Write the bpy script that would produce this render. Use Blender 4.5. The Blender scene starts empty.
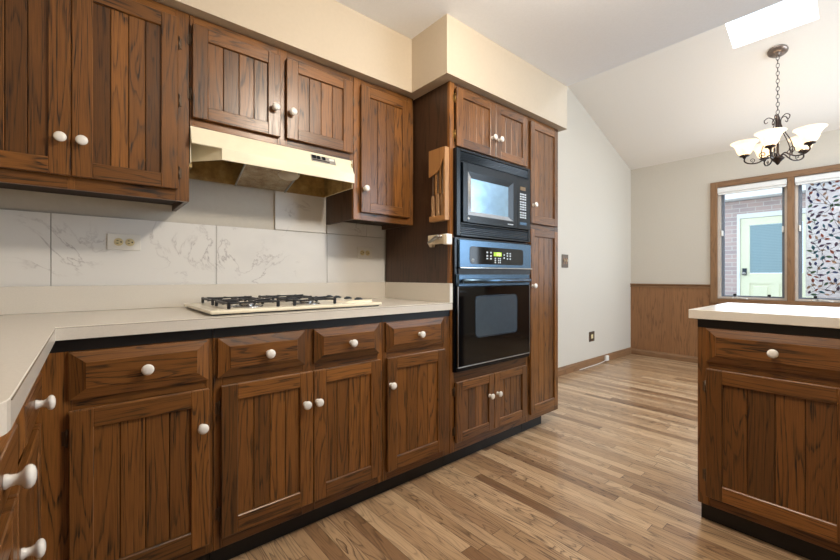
import bpy, bmesh, math, random
from mathutils import Vector, Matrix
R = math.radians
random.seed(7)
C = bpy.context.scene.collection
SC = bpy.context.scene

# ------------------------------------------------------------------ camera
cam_d = bpy.data.cameras.new('camera'); cam = bpy.data.objects.new('camera', cam_d); C.objects.link(cam)
cam.location = (0, 0, 1.058); cam.rotation_euler = (R(90), 0, R(-40.35))
cam_d.sensor_width = 36; cam_d.lens = 390.5/840*36; cam_d.shift_y = -4/840
cam_d.clip_start = 0.02
SC.camera = cam
# ------------------------------------------------------------------ world, lights, exposure
w = bpy.data.worlds.new('sky'); SC.world = w; w.use_nodes = True
bg = w.node_tree.nodes['Background']; bg.inputs[0].default_value = (0.80, 0.90, 1.0, 1); bg.inputs[1].default_value = 2.7
def area(name, loc, rot, sx, sy, power, col, spread=180, disk=False):
    l = bpy.data.lights.new(name, 'AREA'); l.shape = 'DISK' if disk else 'RECTANGLE'
    l.size = sx; l.size_y = sy; l.energy = power; l.color = col; l.spread = R(spread)
    o = bpy.data.objects.new(name, l); C.objects.link(o); o.location = loc; o.rotation_euler = rot
    return o
# ceiling lamp of the kitchen, daylight through the right-hand windows and the skylight
def point(name, loc, radius, power, col):
    l = bpy.data.lights.new(name, 'POINT'); l.shadow_soft_size = radius; l.energy = power; l.color = col
    o = bpy.data.objects.new(name, l); C.objects.link(o); o.location = loc
point('kitchen_ceiling_lamp', (1.12, 0.48, 2.24), 0.08, 58, (1.0, 0.90, 0.75))
area('daylight_right_window', (4.15, -1.72, 1.9), (R(90), 0, 0), 2.4, 1.6, 78, (0.72, 0.86, 1.0))
area('daylight_skylight', (3.85, 0.56, 3.32), (0, R(-20), 0), 0.55, 0.5, 30, (0.90, 0.95, 1.0))
area('daylight_dining_window', (5.56, 0.6, 1.45), (0, R(90), 0), 1.2, 1.25, 15, (0.74, 0.87, 1.0))
SC.view_settings.view_transform = 'Standard'; SC.view_settings.look = 'None'
SC.view_settings.exposure = 0.0; SC.view_settings.gamma = 1.0; SC.view_settings.use_curve_mapping = False

# ------------------------------------------------------------------ material helpers
def s2l(r, g, b):
    f = lambda c: c/12.92 if c <= 0.04045 else ((c+0.055)/1.055)**2.4
    return (f(r/255), f(g/255), f(b/255), 1)
class G:
    def __init__(s, name):
        s.m = bpy.data.materials.new(name); s.m.use_nodes = True
        s.t = s.m.node_tree; s.n = s.t.nodes; s.b = s.n['Principled BSDF']
    def put(s, sock, v):
        if isinstance(v, bpy.types.NodeSocket): s.t.links.new(v, sock)
        elif v is not None: sock.default_value = v
    def math(s, op, a, b=None, c=None):
        n = s.n.new('ShaderNodeMath'); n.operation = op
        for i, v in enumerate((a, b, c)): s.put(n.inputs[i], v)
        return n.outputs[0]
    def comb(s, x, y, z=0.0):
        n = s.n.new('ShaderNodeCombineXYZ')
        for i, v in enumerate((x, y, z)): s.put(n.inputs[i], v)
        return n.outputs[0]
    def sep(s, v):
        n = s.n.new('ShaderNodeSeparateXYZ'); s.put(n.inputs[0], v); return n.outputs
    def co(s, k):
        n = s.n.new('ShaderNodeTexCoord'); return n.outputs[k]
    def noise(s, vec, scale=1.0, detail=2.0, rough=0.5, dist=0.0):
        n = s.n.new('ShaderNodeTexNoise'); s.put(n.inputs['Vector'], vec)
        n.inputs['Scale'].default_value = scale; n.inputs['Detail'].default_value = detail
        n.inputs['Roughness'].default_value = rough; n.inputs['Distortion'].default_value = dist
        return n.outputs[0]
    def white(s, vec):
        n = s.n.new('ShaderNodeTexWhiteNoise'); s.put(n.inputs['Vector'], vec); return n.outputs[0]
    def ramp(s, fac, stops, interp='LINEAR'):
        n = s.n.new('ShaderNodeValToRGB'); s.put(n.inputs[0], fac); cr = n.color_ramp; cr.interpolation = interp
        while len(cr.elements) < len(stops): cr.elements.new(0.5)
        for e, (p, c) in zip(cr.elements, stops):
            e.position = p; e.color = c if len(c) == 4 else (*c, 1)
        return n.outputs[0]
    def mix(s, fac, a, b, mode='MIX'):
        n = s.n.new('ShaderNodeMix'); n.data_type = 'RGBA'; n.blend_type = mode
        s.put(n.inputs[0], fac); s.put(n.inputs[6], a); s.put(n.inputs[7], b); return n.outputs[2]
    def bump(s, h, strength=0.2, dist=0.002):
        n = s.n.new('ShaderNodeBump'); n.inputs['Strength'].default_value = strength; n.inputs['Distance'].default_value = dist
        s.put(n.inputs['Height'], h); s.t.links.new(n.outputs[0], s.b.inputs['Normal'])
    def set(s, **k):
        for a, v in k.items(): s.put(s.b.inputs[a.replace('_', ' ')], v)
        return s.m
def g1(v): return (v, v, v, 1)
def plain(name, rgb, rough=0.5, metal=0.0, vary=0.06, scale=30.0, coat=0.0, spec=0.5, bump=0.0):
    g = G(name); col = s2l(*rgb); o = g.co('Object')
    n = g.noise(o, scale, 3)
    hi = tuple(min(1, c*(1+vary)) for c in col[:3])+(1,); lo = tuple(c*(1-vary) for c in col[:3])+(1,)
    c = g.ramp(n, [(0.3, lo), (0.7, hi)])
    if bump: g.bump(n, bump, 0.001)
    return g.set(Base_Color=c, Roughness=rough, Metallic=metal, Coat_Weight=coat, Specular_IOR_Level=spec)
def wood(name, light, mid, dark, rough=0.36, rings=10.0, ringw=0.6, porew=0.7, coat=0.0):
    g = G(name); u, v, _ = g.sep(g.co('UV'))
    wob = g.noise(g.comb(g.math('MULTIPLY', u, 15.0), g.math('MULTIPLY', v, 1.15)), 1.0, 2.0, 0.45, 0.35)
    fine = g.noise(g.comb(g.math('MULTIPLY', u, 120.0), g.math('MULTIPLY', v, 9.0)), 1.0, 2.0)
    ph = g.math('ADD', g.math('MULTIPLY', wob, rings), g.math('MULTIPLY', fine, 0.45))
    ring = g.ramp(g.math('FRACT', ph), [(0.0, g1(0.2)), (0.25, g1(0.0)), (0.65, g1(0.12)), (0.88, g1(1.0)), (0.95, g1(0.9)), (1.0, g1(0.2))])
    pore = g.noise(g.comb(g.math('MULTIPLY', u, 400.0), g.math('MULTIPLY', v, 7.0)), 1.0, 2.0, 0.6)
    pore = g.ramp(pore, [(0.44, g1(0.0)), (0.60, g1(1.0))])
    patch = g.ramp(g.noise(g.comb(g.math('MULTIPLY', u, 7.0), g.math('MULTIPLY', v, 1.6)), 1.0, 1.0), [(0.35, g1(0.3)), (0.62, g1(0.95))])
    tn = g.ramp(g.noise(g.comb(g.math('MULTIPLY', u, 0.9), g.math('MULTIPLY', v, 0.15)), 1.0, 1.0), [(0.22, g1(0.0)), (0.75, g1(1.0))])
    base = g.mix(tn, mid, light)
    f1 = g.math('MULTIPLY', g.math('MULTIPLY', ring, patch), ringw)
    f2 = g.math('MULTIPLY', g.math('MULTIPLY', pore, porew), g.math('ADD', g.math('MULTIPLY', ring, 0.6), 0.35))
    f = g.math('MINIMUM', g.math('ADD', f1, f2), 1.0)
    c = g.mix(f, base, dark)
    g.bump(g.math('SUBTRACT', 1.0, f), 0.12, 0.001)
    return g.set(Base_Color=c, Roughness=g.math('ADD', g.math('MULTIPLY', f, 0.12), rough), Coat_Weight=coat, Coat_Roughness=0.25)

M = {}
M['oak'] = wood('dark_stained_oak', s2l(150, 97, 46), s2l(82, 52, 26), s2l(28, 16, 9), rough=0.3, rings=11.0, ringw=0.52, porew=0.75)
M['oak_side'] = wood('dark_oak_panel', s2l(84, 56, 36), s2l(68, 45, 29), s2l(34, 22, 14), rough=0.38, rings=8, ringw=0.4)
M['trim_wood'] = wood('brown_oak_trim', s2l(148, 110, 76), s2l(130, 95, 64), s2l(84, 58, 38), rough=0.4, rings=8, ringw=0.4, porew=0.4)
M['wainscot'] = wood('oak_veneer_panel', s2l(154, 108, 68), s2l(134, 92, 57), s2l(84, 56, 35), rough=0.45, rings=9, ringw=0.45, porew=0.4)
M['rack_wood'] = wood('honey_wood', s2l(182, 134, 84), s2l(164, 116, 68), s2l(120, 80, 44), rough=0.4, rings=6, ringw=0.35, porew=0.3)
M['handle_wood'] = wood('pale_wood', s2l(190, 154, 116), s2l(168, 128, 92), s2l(110, 76, 50), rough=0.45, rings=6, ringw=0.4)
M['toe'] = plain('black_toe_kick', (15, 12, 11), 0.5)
M['dark_in'] = plain('dark_interior', (45, 30, 20), 0.7)
M['ceramic'] = plain('white_ceramic', (238, 234, 228), 0.12, vary=0.02, coat=0.4)
M['hinge'] = plain('dark_bronze', (96, 80, 66), 0.4, metal=0.8)
M['brass'] = plain('old_brass', (150, 120, 70), 0.35, metal=0.9)
M['laminate'] = plain('beige_laminate', (224, 217, 206), 0.2, vary=0.025, scale=220, spec=0.5)
M['seam'] = plain('dark_laminate_seam', (120, 104, 84), 0.6)
M['paint_cream'] = plain('cream_wall_paint', (197, 182, 161), 0.7, vary=0.015, scale=60, bump=0.03)
M['paint_wall'] = plain('pale_wall_paint', (204, 195, 181), 0.65, vary=0.015, scale=60, bump=0.03)
M['paint_grey'] = plain('greige_wall_paint', (206, 199, 187), 0.7, vary=0.02, scale=60)
M['ceiling'] = plain('white_ceiling_paint', (236, 238, 242), 0.85, vary=0.015, scale=90, bump=0.03)
M['ceiling_warm'] = plain('warm_white_ceiling_paint', (238, 231, 222), 0.8, vary=0.01, scale=90)
M['black_plastic'] = plain('black_appliance_plastic', (10, 17, 25), 0.22, vary=0.05, spec=0.3)
M['black_gloss'] = plain('black_gloss_glass', (6, 7, 9), 0.06, vary=0.05, spec=0.4)
M['panel_sky_tint'] = plain('black_panel_sky_tinted', (84, 108, 130), 0.25, metal=0.8, vary=0.03)  # black panel; reflected sky is put into its blue-grey base colour
M['louvre'] = plain('dark_louvre', (46, 56, 66), 0.35, metal=0.5)
M['mw_sky_tint'] = plain('microwave_window_sky_tinted', (140, 168, 190), 0.16, metal=0.85, vary=0.12, scale=25)  # pale blue base imitates daylight mirrored in the glass
M['mw_lit_bevel'] = plain('microwave_lit_bevel', (170, 176, 184), 0.2, metal=0.8)
M['oven_window'] = plain('oven_window_glass', (62, 74, 84), 0.15, vary=0.05)
M['button'] = plain('pale_button', (196, 204, 210), 0.5)
M['cream_enamel'] = plain('cream_enamel', (240, 230, 206), 0.25, vary=0.02, coat=0.3)
M['hood_enamel'] = plain('almond_enamel', (246, 236, 208), 0.22, vary=0.02, coat=0.2)
M['iron'] = plain('black_cast_iron', (30, 31, 34), 0.45, vary=0.2)
M['chrome'] = plain('chrome', (200, 200, 200), 0.15, metal=1.0)
M['steel'] = plain('brushed_steel', (170, 168, 164), 0.35, metal=1.0)
M['knob_blue'] = plain('black_dial', (40, 52, 64), 0.3)
M['white_plastic'] = plain('white_plastic', (236, 232, 224), 0.35, vary=0.02)
M['ivory'] = plain('ivory_socket', (226, 208, 160), 0.4)
M['dark_slot'] = plain('dark_slot', (40, 26, 16), 0.6)
M['bronze_plate'] = plain('bronze_plate', (98, 84, 70), 0.4, metal=0.5)
M['beige_plastic'] = plain('beige_plastic', (216, 200, 172), 0.4)
M['bronze'] = plain('aged_bronze', (58, 46, 40), 0.4, metal=0.7, vary=0.25)
M['bronze_light'] = plain('brushed_bronze', (130, 116, 106), 0.35, metal=0.8, vary=0.15)
M['sash_beige'] = plain('beige_window_sash', (206, 192, 178), 0.45)
M['sash_grey'] = plain('grey_window_sash', (112, 118, 128), 0.45)
M['blind'] = plain('white_blind', (236, 234, 230), 0.5, vary=0.02)
M['ext_door'] = plain('cream_painted_door', (236, 236, 206), 0.5, vary=0.02)
M['ext_white'] = plain('white_painted_trim', (236, 238, 236), 0.5, vary=0.02)
M['concrete'] = plain('concrete', (170, 168, 162), 0.9, vary=0.1, scale=8)

def m_grease():
    g = G('greasy_enamel'); o = g.co('Object'); n = g.noise(o, 14, 5, 0.65)
    c = g.ramp(n, [(0.3, s2l(128, 102, 58)), (0.55, s2l(180, 150, 94)), (0.75, s2l(206, 182, 128))])
    return g.set(Base_Color=c, Roughness=0.45)
M['hood_inside'] = m_grease()
def m_filter():
    g = G('greasy_filter_mesh'); o = g.co('Object'); n = g.noise(o, 18, 5, 0.65); k = g.noise(o, 300, 1)
    c = g.ramp(n, [(0.35, s2l(140, 108, 66)), (0.6, s2l(180, 164, 136))])
    c = g.mix(g.ramp(k, [(0.45, g1(0)), (0.6, g1(0.6))]), c, s2l(70, 58, 42))
    return g.set(Base_Color=c, Roughness=0.5, Metallic=0.4)
M['filter'] = m_filter()
def m_floor():
    g = G('oak_strip_floor'); x, y, z = g.sep(g.co('Object')); W = 0.0572
    xi = g.math('DIVIDE', x, W); i = g.math('FLOOR', xi); fx = g.math('FRACT', xi)
    ln = g.math('ADD', 0.7, g.math('MULTIPLY', g.white(g.comb(i, 3.3)), 0.7))
    yy = g.math('ADD', g.math('DIVIDE', y, ln), g.math('MULTIPLY', g.white(g.comb(i, 9.1)), 17.0))
    j = g.math('FLOOR', yy); fy = g.math('FRACT', yy)
    r1 = g.white(g.comb(i, j, 0.5)); r2 = g.white(g.comb(i, j, 7.7)); r3 = g.white(g.comb(j, i, 2.2))
    u = g.math('ADD', x, g.math('MULTIPLY', r2, 40.0)); v = g.math('ADD', y, g.math('MULTIPLY', r3, 40.0))
    wob = g.noise(g.comb(g.math('MULTIPLY', u, 19.0), g.math('MULTIPLY', v, 2.3)), 1.0, 1.5, 0.4, 0.35)
    fine = g.noise(g.comb(g.math('MULTIPLY', u, 90.0), g.math('MULTIPLY', v, 8.0)), 1.0, 2.0)
    fr = g.math('FRACT', g.math('ADD', g.math('MULTIPLY', wob, 11.0), g.math('MULTIPLY', fine, 0.3)))
    ring = g.ramp(fr, [(0.0, g1(0.1)), (0.5, g1(0.0)), (0.8, g1(0.5)), (0.93, g1(1.0)), (1.0, g1(0.15))])
    pore = g.ramp(g.noise(g.comb(g.math('MULTIPLY', u, 480.0), g.math('MULTIPLY', v, 12.0)), 1.0, 2.0, 0.6), [(0.45, g1(0)), (0.65, g1(1))])
    base = g.ramp(r1, [(0.0, s2l(136, 101, 70)), (0.25, s2l(170, 135, 100)), (0.6, s2l(190, 156, 119)), (0.85, s2l(210, 178, 141)), (1.0, s2l(154, 118, 86))])
    f = g.math('MINIMUM', g.math('ADD', g.math('MULTIPLY', ring, 0.8), g.math('MULTIPLY', pore, 0.35)), 1.0)
    amp = g.math('ADD', 0.35, g.math('MULTIPLY', g.white(g.comb(i, j, 4.4)), 0.65))
    c = g.mix(g.math('MULTIPLY', f, amp), base, s2l(60, 34, 17))
    ex = g.math('MINIMUM', fx, g.math('SUBTRACT', 1.0, fx)); ex = g.math('LESS_THAN', ex, 0.018)
    ey = g.math('LESS_THAN', g.math('MULTIPLY', g.math('MINIMUM', fy, g.math('SUBTRACT', 1.0, fy)), ln), 0.0012)
    gap = g.math('MAXIMUM', ex, ey)
    c = g.mix(g.math('MULTIPLY', gap, 0.75), c, s2l(50, 28, 14))
    g.bump(g.math('SUBTRACT', 1.0, g.math('ADD', gap, g.math('MULTIPLY', f, 0.1))), 0.15, 0.002)
    return g.set(Base_Color=c, Roughness=0.3, Coat_Weight=0.25, Coat_Roughness=0.18)
M['floor'] = m_floor()
def m_tile():
    g = G('white_marble_tile'); o = g.co('Object'); x, y, z = g.sep(o)
    q = g.comb(x, g.math('MULTIPLY', z, 1.6), 0.0)
    n = g.noise(q, 2.3, 6, 0.62, 1.2); d = g.math('ABSOLUTE', g.math('SUBTRACT', n, 0.5))
    vein = g.ramp(d, [(0.0, g1(0.9)), (0.006, g1(0.3)), (0.02, g1(0.0))])
    mask = g.ramp(g.noise(g.comb(g.math('ADD', x, 3.1), z, 4.0), 3.0, 2), [(0.52, g1(0.0)), (0.66, g1(1.0))])
    soft = g.ramp(g.noise(q, 1.7, 4, 0.6, 0.8), [(0.55, g1(0.0)), (0.75, g1(0.3))])
    c = g.mix(g.math('MULTIPLY', vein, mask), s2l(232, 229, 225), s2l(168, 160, 158))
    c = g.mix(soft, c, s2l(205, 202, 200))
    return g.set(Base_Color=c, Roughness=0.3)
M['tile'] = m_tile()
M['grout'] = plain('grey_tile_edge', (150, 142, 132), 0.8)
def m_brick():
    g = G('weathered_brick'); x, y, z = g.sep(g.co('Object'))
    b = g.n.new('ShaderNodeTexBrick'); g.put(b.inputs['Vector'], g.comb(y, z))
    b.inputs['Color1'].default_value = s2l(200, 174, 166); b.inputs['Color2'].default_value = s2l(182, 164, 162)
    b.inputs['Mortar'].default_value = s2l(212, 206, 200)
    b.inputs['Scale'].default_value = 1.0; b.inputs['Brick Width'].default_value = 0.21; b.inputs['Row Height'].default_value = 0.072
    b.inputs['Mortar Size'].default_value = 0.006
    n = g.noise(g.co('Object'), 3.0, 3)
    c = g.mix(g.ramp(n, [(0.4, g1(0)), (0.7, g1(0.45))]), b.outputs[0], s2l(206, 182, 174))
    return g.set(Base_Color=c, Roughness=0.9)
M['brick'] = m_brick()
def m_ext_blind():
    g = G('slatted_door_blind'); x, y, z = g.sep(g.co('Object'))
    f = g.math('FRACT', g.math('DIVIDE', z, 0.026))
    c = g.ramp(f, [(0.0, s2l(110, 132, 140)), (0.2, s2l(138, 164, 172)), (1.0, s2l(150, 176, 182))])
    return g.set(Base_Color=c, Roughness=0.35)
M['ext_blind'] = m_ext_blind()
def m_glass(name, tint=(1, 1, 1, 1)):
    g = G(name); t = g.n.new('ShaderNodeBsdfTransparent'); t.inputs[0].default_value = tint
    gl = g.n.new('ShaderNodeBsdfGlossy'); gl.inputs['Roughness'].default_value = 0.02
    fr = g.n.new('ShaderNodeFresnel'); fr.inputs[0].default_value = 1.45
    mx = g.n.new('ShaderNodeMixShader'); g.put(mx.inputs[0], g.math('MULTIPLY', fr.outputs[0], 0.6))
    g.t.links.new(t.outputs[0], mx.inputs[1]); g.t.links.new(gl.outputs[0], mx.inputs[2])
    g.t.links.new(mx.outputs[0], g.n['Material Output'].inputs[0]); return g.m
M['glass'] = m_glass('window_glass', (0.93, 0.97, 1.0, 1))
def m_trans(name, rgb, clear=0.0, emit=0.0):
    g = G(name); col = s2l(*rgb)
    n = g.noise(g.co('Object'), 25, 2); c = g.ramp(n, [(0.3, tuple(v*0.93 for v in col[:3])+(1,)), (0.7, col)])
    t = g.n.new('ShaderNodeBsdfTranslucent'); g.put(t.inputs[0], c)
    d = g.n.new('ShaderNodeBsdfDiffuse'); g.put(d.inputs[0], c)
    mx = g.n.new('ShaderNodeMixShader'); mx.inputs[0].default_value = 0.4
    g.t.links.new(t.outputs[0], mx.inputs[1]); g.t.links.new(d.outputs[0], mx.inputs[2]); out = mx.outputs[0]
    if clear:
        tr = g.n.new('ShaderNodeBsdfTransparent'); m2 = g.n.new('ShaderNodeMixShader'); m2.inputs[0].default_value = clear
        g.t.links.new(out, m2.inputs[1]); g.t.links.new(tr.outputs[0], m2.inputs[2]); out = m2.outputs[0]
    if emit:
        e = g.n.new('ShaderNodeEmission'); g.put(e.inputs[0], c); e.inputs[1].default_value = emit
        a = g.n.new('ShaderNodeAddShader'); g.t.links.new(out, a.inputs[0]); g.t.links.new(e.outputs[0], a.inputs[1]); out = a.outputs[0]
    g.t.links.new(out, g.n['Material Output'].inputs[0]); return g.m
M['film'] = m_trans('frosted_film', (246, 244, 246), 0.38)
LEAVES = [m_trans('leaf_film_%s' % k, c) for k, c in (('green', (110, 138, 110)), ('teal', (92, 136, 146)), ('blue', (96, 104, 142)), ('rust', (186, 122, 104)), ('tan', (200, 174, 152)), ('plum', (124, 104, 124)))]
M['stem'] = m_trans('stem_film', (84, 78, 80))
M['shade'] = m_trans('alabaster_glass', (255, 243, 222), 0.0, 0.25)
def m_emit(name, rgb, st):
    g = G(name); return g.set(Base_Color=s2l(*rgb), Emission_Color=s2l(*rgb), Emission_Strength=st)
M['bulb'] = m_emit('lit_bulb', (255, 232, 196), 6)
M['display'] = m_emit('green_display', (150, 184, 40), 0.6)
M['digit'] = m_emit('lit_digit', (240, 255, 140), 1.6)
M['amber'] = m_emit('amber_display', (110, 84, 44), 0.12)
M['lens'] = m_trans('hood_lamp_lens', (240, 232, 214), 0.0)

# ------------------------------------------------------------------ mesh helpers
ORG = {}
class MB:
    def __init__(s): s.v = []; s.f = []; s.uv = []; s.mi = []; s.sm = []; s.mats = []
    def mid(s, m):
        if m not in s.mats: s.mats.append(m)
        return s.mats.index(m)
    def raw(s, verts, faces, m, g=2, smooth=False):
        """g: grain axis; UVs in metres, v along the grain, own offset per board"""
        b = len(s.v); s.v += [tuple(p) for p in verts]; mi = s.mid(m)
        ru, rv = random.uniform(0, 60), random.uniform(0, 60)
        for f in faces:
            pts = [Vector(verts[i]) for i in f]
            n = Vector((0, 0, 0))
            for k in range(len(pts)):
                p, q = pts[k], pts[(k+1) % len(pts)]
                n += Vector(((p.y-q.y)*(p.z+q.z), (p.z-q.z)*(p.x+q.x), (p.x-q.x)*(p.y+q.y)))
            ax = max(range(3), key=lambda i: abs(n[i]))
            o = [i for i in range(3) if i != ax]
            if ax == g: a, c = o
            else: c = g; a = [i for i in o if i != g][0]
            s.f.append([b+i for i in f]); s.mi.append(mi); s.sm.append(smooth)
            s.uv += [(p[a]+ru, p[c]+rv) for p in pts]
        return s
    def box(s, x0, x1, y0, y1, z0, z1, m, g=2, bev=0.0, seg=1):
        x0, x1 = sorted((x0, x1)); y0, y1 = sorted((y0, y1)); z0, z1 = sorted((z0, z1))
        if not bev:
            V = [(x, y, z) for z in (z0, z1) for y in (y0, y1) for x in (x0, x1)]
            return s.raw(V, [(0, 2, 3, 1), (4, 5, 7, 6), (0, 1, 5, 4), (2, 6, 7, 3), (0, 4, 6, 2), (1, 3, 7, 5)], m, g)
        bm = bmesh.new(); bmesh.ops.create_cube(bm, size=1)
        for v in bm.verts:
            v.co = Vector(((x0+x1)/2+v.co.x*(x1-x0), (y0+y1)/2+v.co.y*(y1-y0), (z0+z1)/2+v.co.z*(z1-z0)))
        bmesh.ops.bevel(bm, geom=bm.edges[:], offset=bev, segments=seg, affect='EDGES', profile=0.5)
        s.bm(bm, m, g); return s
    def bm(s, bm, m, g=2, smooth=False):
        bm.verts.index_update(); bm.normal_update()
        s.raw([tuple(v.co) for v in bm.verts], [[v.index for v in f.verts] for f in bm.faces], m, g, smooth); bm.free()
    def prism(s, poly, axis, a0, a1, m, g=2, smooth=False):
        """poly: 2-D outline in the two other axes (in x,y,z order), extruded along axis from a0 to a1"""
        o = [i for i in range(3) if i != axis]; n = len(poly)
        def P(p, a):
            q = [0, 0, 0]; q[o[0]] = p[0]; q[o[1]] = p[1]; q[axis] = a; return tuple(q)
        V = [P(p, a0) for p in poly]+[P(p, a1) for p in poly]
        F = [list(range(n)), list(range(2*n-1, n-1, -1))]+[(i, n+i, n+(i+1) % n, (i+1) % n) for i in range(n)]
        bm = bmesh.new(); vs = [bm.verts.new(p) for p in V]
        for f in F:
            try: bm.faces.new([vs[i] for i in f])
            except ValueError: pass
        bmesh.ops.recalc_face_normals(bm, faces=bm.faces[:]); s.bm(bm, m, g); return s
    def lathe(s, prof, org, axis, m, seg=20, g=2, smooth=True):
        """prof: (radius, distance) along axis (a unit Vector) from org"""
        ax = Vector(axis).normalized(); t = ax.orthogonal().normalized(); b = ax.cross(t); o = Vector(org)
        V = []; F = []
        for r, h in prof:
            for k in range(seg):
                a = 2*math.pi*k/seg; V.append(tuple(o+ax*h+(t*math.cos(a)+b*math.sin(a))*max(r, 1e-5)))
        for i in range(len(prof)-1):
            for k in range(seg):
                F.append((i*seg+k, i*seg+(k+1) % seg, (i+1)*seg+(k+1) % seg, (i+1)*seg+k))
        bm = bmesh.new(); vs = [bm.verts.new(p) for p in V]
        for f in F: bm.faces.new([vs[i] for i in f])
        bmesh.ops.remove_doubles(bm, verts=bm.verts[:], dist=2e-5)
        bmesh.ops.holes_fill(bm, edges=[e for e in bm.edges if e.is_boundary]) if prof[0][0] > 1e-4 and False else None
        bmesh.ops.recalc_face_normals(bm, faces=bm.faces[:]); s.bm(bm, m, g, smooth); return s
    def tube(s, pts, r, m, seg=8, cap=True, rr=None, closed=False):
        pts = [Vector(p) for p in pts]; V = []; F = []; n = len(pts); up = None
        for i, p in enumerate(pts):
            d = (pts[(i+1) % n]-pts[i-1]) if closed else (pts[min(i+1, n-1)]-pts[max(i-1, 0)]); d.normalize()
            if up is None: up = d.orthogonal().normalized()
            up = (up-d*up.dot(d)).normalized(); b = d.cross(up); q = rr[i] if rr else r
            for k in range(seg):
                a = 2*math.pi*k/seg; V.append(tuple(p+(up*math.cos(a)+b*math.sin(a))*q))
        for i in range(n if closed else n-1):
            j = (i+1) % n
            for k in range(seg): F.append((i*seg+k, i*seg+(k+1) % seg, j*seg+(k+1) % seg, j*seg+k))
        if cap and not closed: F += [tuple(range(seg-1, -1, -1)), tuple((n-1)*seg+k for k in range(seg))]
        return s.raw(V, F, m, 2, True)
    def build(s, name, parent=None, origin=None):
        me = bpy.data.meshes.new(name)
        org = Vector(origin) if origin is not None else (ORG.get(parent.name, Vector()) if parent else Vector())
        me.from_pydata([tuple(Vector(p)-org) for p in s.v], [], s.f)
        for m in s.mats: me.materials.append(m)
        uv = me.uv_layers.new(name='UVMap')
        uv.data.foreach_set('uv', [c for p in s.uv for c in p])
        me.polygons.foreach_set('material_index', s.mi); me.polygons.foreach_set('use_smooth', s.sm)
        me.update(); o = bpy.data.objects.new(name, me); C.objects.link(o)
        if parent: o.parent = parent
        elif origin is not None: o.location = org
        ORG[o.name] = org
        return o
def thing(name, label, cat, loc=(0, 0, 0), rz=0.0, group=None, local=False, kind=None):
    o = bpy.data.objects.new(name, None); C.objects.link(o); o.empty_display_size = 0.1
    o.location = loc; o.rotation_euler = (0, 0, rz); ORG[o.name] = Vector() if local else Vector(loc)
    if kind: o['kind'] = kind
    else: o['label'] = label; o['category'] = cat
    if group: o['group'] = group
    return o
def tag(o, label, cat, group=None):
    o['label'] = label; o['category'] = cat
    if group: o['group'] = group
    return o
def struct(o): o['kind'] = 'structure'; return o

# ------------------------------------------------------------------ the room shell
XL, XR, YN, YB, YD, ZC = -0.72, 5.65, -1.80, 2.14, 2.20, 2.437
m = MB(); m.box(XL-0.1, 5.9, YN-0.1, YD+0.1, -0.08, 0, M['floor']); struct(m.build('floor'))
m = MB(); m.box(XL-0.12, XL, YN-0.1, 2.30, 0, 2.6, M['paint_cream']); struct(m.build('wall_left'))
m = MB(); m.box(XL, 2.655, YB, 2.30, 0, 2.6, M['paint_grey']); struct(m.build('wall_range'))
SL = lambda x: 3.12-0.372*(x-4.0)
m = MB(); m.prism([(2.655, 0), (XR+0.15, 0), (XR+0.15, SL(XR+0.15)+0.1), (2.655, SL(2.655)+0.1)], 1, YD, 2.30, M['paint_wall']); struct(m.build('wall_dining'))
# right wall with a wide window opening (outside the picture)
WX0, WX1, WZ0, WZ1 = 2.9, 5.4, 1.05, 2.75
m = MB(); a, b = YN-0.12, YN
m.box(XL, WX0, a, b, 0, 3.7, M['paint_wall']); m.box(WX1, XR+0.15, a, b, 0, 3.3, M['paint_wall'])
m.box(WX0, WX1, a, b, 0, WZ0, M['paint_wall']); m.box(WX0, WX1, a, b, WZ1, 3.7, M['paint_wall']); struct(m.build('wall_right'))
w4 = thing('window_4', '', '', (4.15, YN, WZ0), kind='structure')
m = MB()
for x in (WX0, 3.71, 4.53, WX1-0.06): m.box(x, x+0.06, YN-0.10, YN-0.02, WZ0, WZ1, M['trim_wood'])
m.box(WX0, WX1, YN-0.10, YN-0.02, WZ0, WZ0+0.05, M['trim_wood'], 0); m.box(WX0, WX1, YN-0.10, YN-0.02, WZ1-0.05, WZ1, M['trim_wood'], 0); m.build('frame', w4)
m = MB(); m.box(WX0+0.06, WX1-0.06, YN-0.07, YN-0.064, WZ0+0.05, WZ1-0.05, M['glass']); m.build('pane', w4)
m = MB()
for k in range(8): m.box(XL+0.001+k*0.415, XL+0.001+(k+1)*0.415-0.002, YN+0.0005, YN+0.012, 0, 2.12, M['oak_side'])
struct(m.build('wall_bounce_absorber'))  # unseen boards added to soak up lamp bounce near the lower cabinets
# window wall, opening y -0.06..1.254, z 0.79..2.115
OY0, OY1, OZ0, OZ1 = -0.0540, 1.2322, 0.7947, 2.0966
m = MB(); a, b = XR, XR+0.15
m.box(a, b, OY1, YD, 0, 2.75, M['paint_wall']); m.box(a, b, YN, OY0, 0, 2.75, M['paint_wall'])
m.box(a, b, OY0, OY1, 0, OZ0, M['paint_wall']); m.box(a, b, OY0, OY1, OZ1, 2.75, M['paint_wall']); struct(m.build('wall_window'))
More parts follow.
